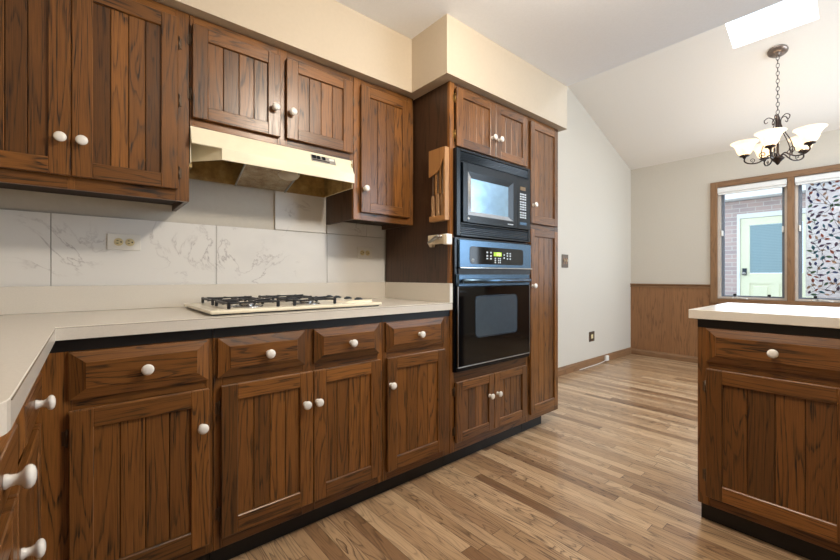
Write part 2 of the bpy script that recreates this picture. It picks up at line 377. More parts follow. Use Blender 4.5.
# flat kitchen ceiling, upright wall above its edge, sloped dining ceiling with a skylight opening
m = MB(); m.box(XL, 2.655, YN, 2.30, ZC, ZC+0.1, M['ceiling']); struct(m.build('ceiling'))
m = MB(); m.box(2.555, 2.655, YN, YD, ZC+0.1, 3.75, M['paint_wall']); struct(m.build('wall_upper'))
SX0, SX1, SY0, SY1 = 3.30, 4.256, 0.30, 0.82
m = MB()
for x0, x1, y0, y1 in ((2.655, SX0, YN, YD), (SX1, XR+0.15, YN, YD), (SX0, SX1, YN, SY0), (SX0, SX1, SY1, YD)):
    m.prism([(x0, SL(x0)), (x1, SL(x1)), (x1, SL(x1)+0.16), (x0, SL(x0)+0.16)], 1, y0, y1, M['ceiling_warm'])
struct(m.build('ceiling_sloped'))
w3 = thing('window_3', '', '', (SX0, SY0, SL(SX0)), kind='structure')
m = MB(); m.prism([(SX0, SL(SX0)+0.165), (SX1, SL(SX1)+0.165), (SX1, SL(SX1)+0.175), (SX0, SL(SX0)+0.175)], 1, SY0, SY1, M['glass']); m.build('pane', w3)
m = MB()
for y in (SY0-0.05, SY1): m.prism([(SX0, SL(SX0)+0.162), (SX1, SL(SX1)+0.162), (SX1, SL(SX1)+0.22), (SX0, SL(SX0)+0.22)], 1, y, y+0.05, M['ext_white'])
m.build('frame', w3)
# soffits
m = MB(); m.box(XL, 1.436, 1.765, YB, 2.126, ZC, M['paint_cream']); m.box(1.436, 2.654, 1.471, YD, 2.126, ZC, M['paint_cream']); struct(m.build('soffit'))
# baseboards, chair rail, wainscot
def base_profile(d, h): return [(0, 0), (d, 0), (d, h*0.72), (d*0.55, h*0.9), (d*0.4, h), (0, h)]
m = MB(); m.prism([(YD-p[0], p[1]) for p in base_profile(0.016, 0.088)], 0, 2.66, XR-0.001, M['trim_wood'], 0); struct(m.build('baseboard_dining'))
m = MB(); m.prism([(XR-0.012-p[0], p[1]) for p in base_profile(0.014, 0.075)], 1, YN, YD-0.017, M['trim_wood'], 1); struct(m.build('baseboard_window'))
m = MB()
wid = [0.20, 0.30, 0.24, 0.36, 0.22, 0.30, 0.34, 0.28]
for ya, yb_, zt_ in ((YD-0.001, 1.3024, 0.9116), (1.3024, -0.1243, 0.7401), (-0.1243, YN, 0.9116)):
    y = ya; k = 0
    while y > yb_+1e-4:
        y2 = max(yb_, y-wid[k % 8]); m.box(XR-0.010, XR-0.0005, y2+0.0003, y-0.0003, 0.0, zt_, M['wainscot']); y = y2; k += 1
struct(m.build('wall_wainscot'))
m = MB()
for y0, y1 in ((1.3029, YD-0.001), (YN, -0.1277)):
    m.prism([(XR-0.0005, 0.9116), (XR-0.022, 0.9116), (XR-0.022, 0.9244), (XR-0.014, 0.9322), (XR-0.030, 0.9460), (XR-0.030, 0.9568), (XR-0.0005, 0.9568)], 1, y0, y1, M['trim_wood'], 1)
struct(m.build('trim_1'))
# window casing with mullion
m = MB(); f0 = XR-0.024
m.box(f0, XR-0.0005, 1.2322, 1.3020, 0.7406, 2.1605, M['trim_wood'], 2, 0.003); m.box(f0, XR-0.0005, -0.1238, -0.0540, 0.7406, 2.1605, M['trim_wood'], 2, 0.003)
m.box(f0, XR-0.0005, -0.0540, 1.2322, 2.0966, 2.1605, M['trim_wood'], 1, 0.003); m.box(f0-0.012, XR+0.02, -0.0540, 1.2322, 0.7406, 0.7947, M['trim_wood'], 1, 0.003)
m.box(f0, XR+0.14, 0.5758, 0.6338, 0.7947, 2.0966, M['trim_wood'], 2, 0.003); struct(m.build('trim_2'))
def casement(name, y0, y1):
    w_ = thing(name, '', '', (XR+0.06, (y0+y1)/2, 0.7947), kind='structure')
    def ring(mb, e, t, x0, x1, mt):
        a0, a1, b0, b1 = y0+e, y1-e, 0.7966+e*0.55, 2.0947-e
        mb.box(x0, x1, a0, a0+t, b0, b1, mt); mb.box(x0, x1, a1-t, a1, b0, b1, mt)
        mb.box(x0, x1, a0+t, a1-t, b0, b0+t, mt, 1); mb.box(x0, x1, a0+t, a1-t, b1-t, b1, mt, 1)
    mb = MB(); ring(mb, 0.002, 0.020, XR+0.008, XR+0.10, M['sash_beige']); fr = mb.build('window_frame', w_)
    mb = MB(); ring(mb, 0.025, 0.022, XR+0.05, XR+0.09, M['sash_grey']); mb.build('sash', w_)
    mb = MB(); mb.box(XR+0.066, XR+0.070, y0+0.047, y1-0.047, 0.7966+0.036, 2.0377, M['glass']); mb.build('pane', w_)
    for yy in (y1-0.15, y0+0.15):
        mb = MB(); mb.box(XR+0.028, XR+0.049, yy-0.014, yy+0.014, 0.8300, 0.8536, M['toe'], 2, 0.004); mb.build('latch', w_)
    for yy, s_ in ((y1-0.036, -1), (y0+0.036, 1)):
        mb = MB(); mb.box(XR+0.0, XR+0.05, yy-0.007, yy+0.007, 1.5267, 1.5906, M['white_plastic'], 2, 0.003); mb.build('side_lock', w_)
    mb = MB(); yc = y1-0.16; mb.box(XR-0.005, XR+0.03, yc-0.03, yc+0.03, 0.7966, 0.8163, M['white_plastic'], 2, 0.005)
    mb.tube([(XR-0.005, yc, 0.8104), (XR-0.025, yc-0.02, 0.8192), (XR-0.03, yc-0.10, 0.8045), (XR-0.03, yc-0.12, 0.8006)], 0.006, M['white_plastic']); mb.build('crank_handle', w_)
    return w_
casement('window_1', 0.6338, 1.2322); casement('window_2', -0.0540, 0.5758)
for y0, y1, lb in ((0.6367, 1.2292, 'white roller blind rolled up above the clear window pane'), (-0.0511, 0.5729, 'white roller blind rolled up above the leaf patterned pane')):
    t = thing('roller_blind', lb, 'blind', (XR-0.02, (y0+y1)/2, 2.0033), group='roller blinds over the dining windows')
    mb = MB(); mb.prism([(XR-0.035, 2.0327), (XR-0.035, 2.0770), (XR-0.015, 2.0897), (XR+0.005, 2.0897), (XR+0.005, 2.0229), (XR-0.02, 2.0229)], 1, y0, y1, M['blind']); mb.build('cassette', t)
    mb = MB(); mb.box(XR-0.028, XR-0.004, y0+0.004, y1-0.004, 2.0033, 2.0229, M['blind'], 1, 0.004); mb.build('bottom_bar', t)
# leaf film on the right pane
def leaf_film():
    t = thing('window_film', 'frosted film with coloured leaves covering the right window pane', 'window film', (XR+0.06, 0.26, 0.8438))
    rnd = random.Random(11); y0, y1, z0, z1 = 0.0079, 0.5011, 0.8458, 2.0278; x = XR+0.0635
    mb = MB(); mb.box(x, x+0.002, y0, y1, z0, z1, M['film']); mb.build('film_sheet', t)
    pts = []
    for _ in range(9000):
        p = (rnd.uniform(y0+0.02, y1-0.02), rnd.uniform(z0+0.02, z1-0.02))
        if all((p[0]-q[0])**2+((p[1]-q[1]))**2 > 0.040**2 for q in pts): pts.append(p)
    lf = MB(); st = MB(); xs = x-0.0008; done = []
    for (y, z) in pts:
        a = rnd.uniform(0, 6.283); L = rnd.uniform(0.040, 0.054); W = L*rnd.uniform(0.20, 0.27)
        ca, sa = math.cos(a), math.sin(a)
        o = []
        for s_, h in ((-0.5, 0), (-0.3, 0.72), (-0.05, 1), (0.2, 0.75), (0.5, 0), (0.2, -0.75), (-0.05, -1), (-0.3, -0.72)):
            o.append((y+ca*L*s_-sa*W*h, z+sa*L*s_+ca*W*h))
        lf.raw([(xs-0.0006, p[0], p[1]) for p in o]+[(xs, p[0], p[1]) for p in o], [tuple(range(7, -1, -1)), tuple(range(8, 16))]+[(i, (i+1) % 8, 8+(i+1) % 8, 8+i) for i in range(8)], rnd.choice(LEAVES))
        base = (y-ca*L*0.5, z-sa*L*0.5)
        near = sorted(done, key=lambda q: (q[0]-base[0])**2+(q[1]-base[1])**2)[:1]
        done.append((y, z))
        for q in near:
            c1 = ((q[0]+base[0])/2+rnd.uniform(-0.03, 0.03), (q[1]+base[1])/2+rnd.uniform(-0.03, 0.03))
            P = [tuple((1-u)**2*q[i]+2*u*(1-u)*c1[i]+u*u*base[i] for i in (0, 1)) for u in [k/6 for k in range(7)]]
            st.tube([(xs, *p) for p in P], 0.0018, M['stem'], 4)
    lf.build('leaves', t); st.build('stems', t)
leaf_film()
# ------------------------------------------------------------------ outside the window
m = MB(); m.box(5.95, 14, -8, 8, -0.16, -0.06, M['concrete']); struct(m.build('ground'))
DY0, DY1 = 0.66, 1.565
m = MB(); m.box(8.62, 8.8, DY1+0.04, 6, -0.06, 2.36, M['brick']); m.box(8.62, 8.8, -5, DY0-0.04, -0.06, 2.36, M['brick']); m.box(8.62, 8.8, DY0-0.04, DY1+0.04, 2.128, 2.36, M['brick'])
struct(m.build('wall_outside'))
m = MB(); m.box(8.3, 8.8, -5, 6, 2.37, 2.42, M['ext_white']); m.box(8.28, 8.31, -5, 6, 2.36, 2.56, M['ext_white']); struct(m.build('trim_3'))
d = thing('door_1', '', '', (8.6, 1.1, -0.06), kind='structure')
mb = MB(); mb.box(8.585, 8.75, DY1, DY1+0.04, -0.06, 2.128, M['ext_white']); mb.box(8.585, 8.75, DY0-0.04, DY0, -0.06, 2.128, M['ext_white']); mb.box(8.585, 8.75, DY0, DY1, 2.05, 2.128, M['ext_white']); mb.build('door_frame', d)
mb = MB(); X0, X1 = 8.61, 8.655
mb.box(X0, X1, DY1-0.125, DY1-0.003, -0.04, 2.045, M['ext_door']); mb.box(X0, X1, DY0+0.003, DY0+0.125, -0.04, 2.045, M['ext_door'])
mb.box(X0, X1, DY0+0.125, DY1-0.125, 1.925, 2.045, M['ext_door']); mb.box(X0, X1, DY0+0.125, DY1-0.125, 0.93, 1.105, M['ext_door'])
mb.box(X0, X1, DY0+0.125, DY1-0.125, -0.04, 0.16, M['ext_door']); yc = (DY0+DY1)/2; mb.box(X0, X1, yc-0.05, yc+0.05, 0.16, 0.93, M['ext_door'])
for a, b in ((DY0+0.125, yc-0.05), (yc+0.05, DY1-0.125)): mb.box(X0+0.014, X1, a, b, 0.16, 0.93, M['ext_door']); mb.box(X0+0.004, X0+0.02, a+0.04, b-0.04, 0.2, 0.89, M['ext_door'], 2, 0.01)
mb.build('door_leaf', d)
mb = MB(); mb.box(X0+0.012, X0+0.02, DY0+0.13, DY1-0.13, 1.11, 1.92, M['ext_blind']); mb.build('door_window', d)
mb = MB(); mb.box(X0-0.012, X0-0.001, 1.475, 1.535, 1.07, 1.19, M['knob_blue'], 2, 0.004); mb.lathe([(0.012, 0), (0.012, 0.03), (0.028, 0.045), (0.026, 0.065), (0, 0.07)], (X0-0.012, 1.505, 1.10), (-1, 0, 0), M['steel'], 14); mb.build('door_knob', d)

# ------------------------------------------------------------------ cabinet builders (local: x along the face, face at y=0, outward is -y)
OAK = M['oak']; TH = 0.020
KNOB = [(0.0105, 0.0), (0.0105, 0.003), (0.0085, 0.006), (0.0078, 0.013), (0.0105, 0.018), (0.0158, 0.0215), (0.0172, 0.025), (0.0165, 0.0285), (0.0125, 0.0318), (0.006, 0.0335), (0.0, 0.0338)]
def knob(parent, x, z, y=-TH):
    mb = MB(); mb.lathe(KNOB, (x, y-0.0003, z), (0, -1, 0), M['ceramic'], 20); return mb.build('knob', parent)
def hinge(parent, x, z, side, mat='hinge'):
    """side -1: door lies to the right of x, leaf screwed on the frame to the left"""
    mb = MB(); mt = M[mat]
    mb.tube([(x, -0.007, z-0.022), (x, -0.007, z+0.022)], 0.0042, mt, 8); mb.tube([(x, -0.007, z-0.026), (x, -0.007, z-0.022)], 0.003, mt, 8); mb.tube([(x, -0.007, z+0.022), (x, -0.007, z+0.026)], 0.003, mt, 8)
    x2 = x+side*0.011; mb.box(min(x, x2), max(x, x2), -0.0035, -0.0006, z-0.02, z+0.02, mt); return mb.build('hinge', parent)
def door(parent, x0, x1, z0, z1, kx, kz, hs, hz, planks=4, st=0.056, rt=0.058, rb=0.062, hm='hinge'):
    mb = MB(); bv = 0.0025; yk = -0.0045
    mb.box(x0, x0+st, -TH, yk, z0, z1, OAK, 2, bv); mb.box(x1-st, x1, -TH, yk, z0, z1, OAK, 2, bv)
    mb.box(x0+st-0.002, x1-st+0.002, -TH+0.0005, yk, z0, z0+rb, OAK, 0, bv); mb.box(x0+st-0.002, x1-st+0.002, -TH+0.0005, yk, z1-rt, z1, OAK, 0, bv)
    a0, a1 = x0+st-0.003, x1-st+0.003; wd = (a1-a0)/planks
    mb.box(a0, a1, -0.0062, -0.0047, z0+rb-0.003, z1-rt+0.003, M['dark_in'])
    for k in range(planks):
        mb.box(a0+k*wd+0.0009, a0+(k+1)*wd-0.0009, -0.0105, -0.0063, z0+rb-0.003, z1-rt+0.003, OAK, 2, 0.0016)
    d_ = mb.build('door', parent)
    knob(d_, kx, kz)
    xh = x0-0.004 if hs < 0 else x1+0.004
    for z in hz: hinge(d_, xh, z, hs, hm)
    return d_
def drawer(parent, x0, x1, z0, z1, kx, kz):
    mb = MB(); e = 0.030; ex = 0.036; yo, yi = -0.010, -0.024
    O = [(x0, z0), (x1, z0), (x1, z1), (x0, z1)]; I = [(x0+ex, z0+e), (x1-ex, z0+e), (x1-ex, z1-e), (x0+ex, z1-e)]
    for k in range(4):      # four mitred slopes
        j = (k+1) % 4
        V = [(O[k][0], yo, O[k][1]), (O[j][0], yo, O[j][1]), (I[j][0], yi+0.002, I[j][1]), (I[k][0], yi+0.002, I[k][1]), (O[k][0], -0.001, O[k][1]), (O[j][0], -0.001, O[j][1])]
        mb.raw(V, [(0, 1, 2, 3), (4, 5, 1, 0)], OAK, 0 if k in (0, 2) else 2)
    q = 0.0015
    V = [(p[0], yi+0.002, p[1]) for p in I]+[(p[0]+(q if i in (0, 3) else -q), yi, p[1]+(q if i < 2 else -q)) for i, p in enumerate(I)]
    mb.raw(V, [(4, 5, 6, 7)]+[(i, (i+1) % 4, 4+(i+1) % 4, 4+i) for i in range(4)], OAK, 0)
    mb.raw([(p[0], -0.001, p[1]) for p in O], [(3, 2, 1, 0)], OAK, 0)
    d_ = mb.build('drawer', parent); knob(d_, kx, kz, yi); return d_
def frame(parent, xs, zs, open_cells, w_, z0, z1, wide=(), grain_rail=0):
    """face frame from its stile list xs [(x0,x1)] and rails [(x0,x1,z0,z1)]"""
    mb = MB()
    for a, b in xs: mb.box(a, b, 0, 0.02, z0, z1, OAK, 2, 0.0012)
    for a, b, c, d_ in zs: mb.box(a, b, 0.0003, 0.02, c, d_, OAK, 0, 0.0012)
    return mb.build('face_frame', parent)
def carcass(parent, w_, depth, z0, z1, side=M['oak_side'], bottom=None, name='body', shelf=()):
    mb = MB(); t = 0.016; zb = z0 if bottom is None else bottom
    mb.box(0.0005, t, 0.02, depth, z0, z1, side); mb.box(w_-t, w_-0.0005, 0.02, depth, z0, z1, side)
    mb.box(t, w_-t, depth-0.008, depth, zb, z1, M['dark_in']); mb.box(t, w_-t, 0.02, depth-0.008, zb, zb+t, M['dark_in'])
    mb.box(t, w_-t, 0.02, depth-0.008, z1-t, z1, M['dark_in'])
    for z in shelf: mb.box(t, w_-t, 0.02, depth-0.008, z, z+t, M['dark_in'])
    return mb.build(name, parent)
def toe(parent, x0, x1, depth, dy=0.052, h=0.0875):
    mb = MB(); mb.box(x0, x1, dy, depth, 0.0, h, M['toe']); return mb.build('toe_kick', parent)
DZ0, DZ1, PZ0, PZ1 = 0.698, 0.837, 0.130, 0.669
def base_unit(label, loc, rz, w_, cells, ends=(0, 0), depth=0.60, st=None):
    """cells: dicts with drawer (x0,x1,kx) and door (x0,x1,kx,hinge side)"""
    t = thing('base_cabinet', label, 'cabinet', loc, rz, 'oak base cabinets', local=True)
    carcass(t, w_, depth, 0.0875, 0.8745); toe(t, 0.001, w_-0.001, depth)
    stl = [(0.0004, cells[0]['door'][0]+0.008)]
    for c, d_ in zip(cells, cells[1:]): stl.append((min(c['drawer'][1], c['door'][1])-0.008, max(d_['door'][0], d_['drawer'][0])+0.008))
    stl.append((cells[-1]['door'][1]-0.008, w_-0.0004))
    rails = []
    for (a, b), (c, d_) in zip(stl, stl[1:]):
        for z0, z1 in ((0.0875, 0.14), (0.655, 0.71), (0.825, 0.8745)): rails.append((b, c, z0, z1))
    frame(t, stl, rails, None, w_, 0.0875, 0.8745)
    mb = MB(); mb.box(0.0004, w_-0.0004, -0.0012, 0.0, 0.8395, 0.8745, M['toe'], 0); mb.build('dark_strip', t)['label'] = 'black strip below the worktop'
    for c in cells:
        a, b, k = c['drawer']; drawer(t, a, b, DZ0, DZ1, k, 0.767)
        a, b, k, h = c['door']; door(t, a, b, PZ0, PZ1, k, 0.542, h, (0.215, 0.590), c.get('planks', 4))
    return t
YF = 1.52
def rel(x0, *xs): return tuple(x-x0 for x in xs)
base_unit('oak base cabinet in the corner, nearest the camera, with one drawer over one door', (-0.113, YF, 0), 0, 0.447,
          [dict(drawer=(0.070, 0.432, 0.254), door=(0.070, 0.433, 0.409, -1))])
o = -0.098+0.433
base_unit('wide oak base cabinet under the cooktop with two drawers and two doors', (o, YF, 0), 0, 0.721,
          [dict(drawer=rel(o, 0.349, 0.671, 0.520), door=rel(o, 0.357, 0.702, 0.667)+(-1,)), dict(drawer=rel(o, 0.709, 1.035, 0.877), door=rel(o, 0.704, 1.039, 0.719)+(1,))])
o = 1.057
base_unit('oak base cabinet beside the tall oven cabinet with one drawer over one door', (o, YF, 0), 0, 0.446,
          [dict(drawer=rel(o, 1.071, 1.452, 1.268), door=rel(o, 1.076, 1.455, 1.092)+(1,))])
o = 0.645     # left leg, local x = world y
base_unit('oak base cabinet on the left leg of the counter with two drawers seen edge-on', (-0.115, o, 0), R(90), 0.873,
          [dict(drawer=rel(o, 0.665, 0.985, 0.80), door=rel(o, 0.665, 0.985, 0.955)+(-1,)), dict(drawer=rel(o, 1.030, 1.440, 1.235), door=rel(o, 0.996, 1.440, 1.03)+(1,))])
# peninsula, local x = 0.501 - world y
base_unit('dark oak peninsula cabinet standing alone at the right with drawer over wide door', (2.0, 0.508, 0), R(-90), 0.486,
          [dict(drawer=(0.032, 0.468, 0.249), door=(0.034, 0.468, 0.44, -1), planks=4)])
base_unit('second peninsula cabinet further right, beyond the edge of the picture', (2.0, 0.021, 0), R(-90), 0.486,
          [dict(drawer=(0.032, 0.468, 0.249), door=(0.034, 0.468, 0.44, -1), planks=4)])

# tall oven cabinet and pantry
TX = 1.505
t = thing('oven_cabinet', 'tall oak cabinet holding the black microwave and wall oven', 'cabinet', (TX, YF, 0), local=True)
wd = 0.732
carcass(t, wd, 0.60, 0.0875, 2.125, shelf=(0.497, 1.2585, 1.785)); toe(t, 0.001, wd-0.001, 0.60)
frame(t, [(0.0004, 0.034), (0.7065, wd-0.0004)], [(0.034, 0.7065, 0.0875, 0.145), (0.034, 0.7065, 0.465, 0.525), (0.034, 0.7065, 1.262, 1.275), (0.034, 0.7065, 1.764, 1.80), (0.034, 0.7065, 2.09, 2.125)], None, wd, 0.0875, 2.125)
r = lambda *x: rel(TX, *x)
a, b, k = r(1.538, 1.864, 1.816); door(t, a, b, 0.138, 0.472, k, 0.348, -1, (0.20, 0.42), 4, 0.05, 0.05, 0.05)
a, b, k = r(1.866, 2.198, 1.889); door(t, a, b, 0.138, 0.472, k, 0.348, 1, (0.20, 0.42), 4, 0.05, 0.05, 0.05)
a, b, k = r(1.543, 1.876, 1.842); door(t, a, b, 1.774, 2.100, k, 1.884, -1, (1.84, 2.04), 4, 0.05, 0.05, 0.05, 'brass')
a, b, k = r(1.878, 2.205, 1.904); door(t, a, b, 1.774, 2.100, k, 1.884, 1, (1.84, 2.04), 4, 0.05, 0.05, 0.05)
PX = TX+wd+0.001; wd = 0.375
t = thing('pantry_cabinet', 'tall narrow oak pantry cabinet at the right end of the run', 'cabinet', (PX, YF, 0), local=True)
carcass(t, wd, 0.60, 0.0875, 2.125); toe(t, 0.001, 0.238, 0.60)
frame(t, [(0.0004, 0.018), (wd-0.05, wd-0.0004)], [(0.018, wd-0.05, 0.0875, 0.14), (0.018, wd-0.05, 1.365, 1.42), (0.018, wd-0.05, 2.085, 2.125)], None, wd, 0.0875, 2.125)
r = lambda *x: rel(PX, *x)
a, b, k = r(2.246, 2.580, 2.266); door(t, a, b, 1.410, 2.095, k, 1.532, 1, (1.48, 2.03), 4, 0.045, 0.05, 0.055)
a, b, k = r(2.244, 2.580, 2.258); door(t, a, b, 0.130, 1.374, k, 0.992, 1, (0.2, 1.3), 4, 0.045, 0.05, 0.06)

# upper cabinets (face y = 1.82, back at the wall)
UY, UD = 1.82, 0.319
def upper(label, x0, x1, z0, doors, hm='hinge'):
    t = thing('wall_cabinet', label, 'cabinet', (x0, UY, z0), 0, 'oak wall cabinets', local=True)
    w_ = x1-x0; zt = 2.125-z0
    carcass(t, w_, UD-0.002, 0, zt, bottom=0.028)
    xs = [(0.0004, doors[0][0]-x0+0.008)]
    for p, q in zip(doors, doors[1:]): xs.append((p[1]-x0-0.008, q[0]-x0+0.008))
    xs.append((doors[-1][1]-x0-0.008, w_-0.0004))
    rails = []
    for (a, b), (c, d_) in zip(xs, xs[1:]): rails += [(b, c, 0, doors[0][2]-z0+0.008), (b, c, doors[0][3]-z0-0.008, zt)]
    frame(t, xs, rails, None, w_, 0, zt)
    for a, b, c, d_, kx, kz, hs, hz in doors: door(t, a-x0, b-x0, c-z0, d_-z0, kx-x0, kz-z0, hs, [h-z0 for h in hz], 4, 0.057, 0.055, 0.055)
    return t
upper('large oak wall cabinet with two tall doors at the upper left', XL+0.002, 0.3135, 1.360, [(-0.362, -0.046, 1.403, 2.085, -0.072, 1.525, -1, (1.50, 1.98)), (-0.044, 0.272, 1.403, 2.085, -0.017, 1.525, 1, (1.47, 1.76, 1.99))])
upper('short oak wall cabinet with two small doors above the range hood', 0.3145, 1.0785, 1.672, [(0.322, 0.681, 1.703, 2.083, 0.652, 1.829, -1, (1.80, 2.02)), (0.710, 1.066, 1.706, 2.083, 0.733, 1.829, 1, (1.78, 1.99))])
upper('narrow oak wall cabinet with one door between hood and oven cabinet', 1.0795, 1.4925, 1.363, [(1.117, 1.455, 1.402, 2.088, 1.137, 1.528, 1, (1.50, 1.98))])

# ------------------------------------------------------------------ worktops
def worktop():
    t = thing('worktop', 'cream laminate L-shaped worktop with low back lip along the wall', 'worktop', (0, 1.5, 0.876))
    z0, z1 = 0.876, 0.914; mb = MB()
    # L outline with a rounded end at the camera side
    P = [(XL+0.002, 2.118), (XL+0.002, 0.617), (-0.12, 0.617)]
    for k in range(1, 7):
        a = R(-90+15*k); P.append((-0.12+0.05*math.cos(a), 0.667+0.05*math.sin(a)))
    P += [(-0.07, 1.497), (1.503, 1.497), (1.503, 2.118)]
    bm = bmesh.new(); lo = [bm.verts.new((x, y, z0)) for x, y in P]; hi = [bm.verts.new((x, y, z1)) for x, y in P]; n = len(P)
    top = bm.faces.new(hi); bm.faces.new(lo[::-1])
    for i in range(n): bm.faces.new((lo[i], lo[(i+1) % n], hi[(i+1) % n], hi[i]))
    bmesh.ops.recalc_face_normals(bm, faces=bm.faces[:])
    bmesh.ops.bevel(bm, geom=list(top.edges), offset=0.0012, segments=1, affect='EDGES'); mb.bm(bm, M['laminate']); mb.build('slab', t)
    mb = MB(); z = 0.9105
    mb.tube([(-0.0695, 0.67, z), (-0.0695, 1.4975, z), (1.503, 1.4968, z)], 0.0009, M['seam'], 4); mb.build('edge_seam', t)
    mb = MB(); mb.box(XL+0.002, 1.4835, 2.100, 2.1185, z1+0.0005, 1.018, M['laminate'], 0, 0.001)
    mb.box(1.4835, 1.5035, 1.500, 2.1185, z1+0.0005, 1.018, M['laminate'], 1, 0.001); mb.build('back_lip', t)
    mb = MB(); mb.box(1.4825, 1.5040, 1.4965, 1.4998, z1+0.0005, 1.018, M['white_plastic']); mb.build('end_cap', t)['label'] = 'white end strip of the lip'
worktop()
t = thing('peninsula_worktop', 'cream laminate worktop on the peninsula cabinet, front edge tan', 'worktop', (2.3, 0, 0.876))
mb = MB(); mb.box(1.977, 2.645, -0.50, 0.535, 0.876, 0.914, M['laminate'], 1, 0.0015); mb.build('slab', t)
# marble tiles on the wall
m = MB(); g_ = 0.0012
for x0, x1, z0, z1 in ((-0.71, -0.113, 1.0, 1.309), (-0.113, 0.483, 1.0, 1.309), (0.483, 1.083, 1.0, 1.309), (1.083, 1.502, 1.0, 1.309),
                       (0.774, 1.078, 1.311, 1.602), (1.083, 1.36, 1.311, 1.388), (1.36, 1.502, 1.311, 1.388)):
    m.box(x0+g_, x1-g_, 2.1285, 2.1385, z0+g_/2, z1-g_/2, M['tile'], 2, 0.0008)
m.box(-0.71, 1.502, 2.1375, 2.1395, 1.0, 1.31, M['grout'])
o = m.build('tile_backsplash'); tag(o, 'row of white marble-look wall tiles with grey veins above the worktop', 'tile backsplash')

# ------------------------------------------------------------------ range hood
def hood():
    t = thing('range_hood', 'almond enamel range hood under the short wall cabinet', 'range hood', (0.70, 2.12, 1.52)); E_ = M['hood_enamel']
    x0, x1, yb, yt, yf, z0, z1, z2 = 0.317, 1.076, 2.126, 1.8185, 1.790, 1.521, 1.596, 1.6705; ch = [(0.427, yf), (0.335, 1.90)]
    mb = MB(); mb.prism([(yb, z2), (yt, z2), (yf, z1), (yf+0.004, z1-0.003), (yt+0.006, z2-0.004), (yb, z2-0.004)], 0, x0, x1-0.012, E_)
    mb.box(x0, x0+0.003, yt+0.002, yb, z0, z2-0.001, E_); mb.box(x1-0.013, x1-0.010, yt-0.012, yb, z0, z2-0.001, E_); mb.build('hood_shell', t)
    mb = MB(); mb.box(ch[0][0], x1-0.009, yf-0.003, yf+0.001, 1.546, z1, E_, 0, 0.001)
    q = (0.0025, 0.0012); (ax_, ay_), (bx_, by_) = ch
    V = [(ax_, ay_, 1.546), (bx_, by_, 1.546), (bx_, by_, 1.649), (bx_, 1.845, 1.649), (ax_, ay_+0.004, z1+0.002)]; V = V+[(x+q[0], y+q[1], z) for x, y, z in V]
    V = [V[0], V[1], V[2], V[4], V[5], V[6], V[7], V[9]]
    mb.raw(V, [(0, 1, 2, 3), (7, 6, 5, 4), (0, 4, 5, 1), (1, 5, 6, 2), (2, 6, 7, 3), (3, 7, 4, 0)], E_); mb.build('front_lip', t)
    mb = MB(); e = 0.004; G_ = M['hood_inside']
    mb.box(x0+e, x1-0.014, yf+0.03, yb-0.001, 1.650, 1.654, G_); mb.box(x0+e, x1-0.014, yb-0.006, yb-0.002, z0, 1.65, G_); mb.box(x1-0.0175, x1-0.0135, yf+0.012, yb-0.007, z0+0.002, 1.65, G_)
    mb.box(x0+e, ch[1][0]+0.004, 1.905, yb-0.007, z0+0.002, 1.65, G_); mb.build('hood_lining', t)
    A = Vector((0.526, 1.80, 1.556)); B = Vector((0.7735, 1.80, 1.556)); Cc = Vector((0.820, 2.108, 1.519)); D = Vector((0.567, 2.108, 1.519))
    mb = MB(); up = Vector((0, 0, 0.008)); mb.raw([A, B, Cc, D, A+up, B+up, Cc+up, D+up], [(3, 2, 1, 0), (4, 5, 6, 7), (0, 1, 5, 4), (1, 2, 6, 5), (2, 3, 7, 6), (3, 0, 4, 7)], M['filter']); fl = mb.build('filter_panel', t)
    for p, q in ((A, D), (B, Cc)):
        mb = MB(); mb.tube([p+Vector((0, 0, -0.003)), q+Vector((0, 0, -0.003))], 0.0045, M['steel'], 6); mb.build('side_rail', fl)
    mb = MB(); mb.lathe([(0.052, 0), (0.051, 0.006), (0.042, 0.018), (0.022, 0.027), (0, 0.029)], (0.742, 1.858, 1.552), (0, 0, -1), M['lens'], 20); mb.build('lamp_lens', t)
    zf, yq = z1, yt
    # switch plate on the sloping front
    s0 = Vector((0, yf, zf)); s1 = Vector((0, yq, z2)); dv = (s1-s0); nn = Vector((0, -dv.z, dv.y)).normalized()
    def plate(mb, xa, xb, ta, tb, off, th, mt):
        q = [s0+dv*ta+nn*off, s0+dv*tb+nn*off]
        V = []
        for h in (0, th):
            for x, k in ((xa, 0), (xb, 0), (xb, 1), (xa, 1)): p = q[k]+nn*h; V.append((x, p.y, p.z))
        mb.raw(V, [(4, 5, 6, 7), (0, 1, 5, 4), (1, 2, 6, 5), (2, 3, 7, 6), (3, 0, 4, 7)], mt)
    mb = MB(); plate(mb, 0.834, 0.964, 0.36, 0.80, 0.0008, 0.002, M['steel']); sp = mb.build('switch_plate', t)
    mb = MB()
    for xa, xb in ((0.838, 0.858), (0.863, 0.880), (0.892, 0.908)): plate(mb, xa, xb, 0.56, 0.76, 0.003, 0.004, M['black_plastic'])
    plate(mb, 0.838, 0.930, 0.42, 0.50, 0.003, 0.001, M['dark_slot']); mb.build('rocker_switch', sp)
    mb = MB(); plate(mb, 0.930, 0.956, 0.58, 0.74, 0.003, 0.0015, M['white_plastic']); mb.build('white_badge', sp)
hood()
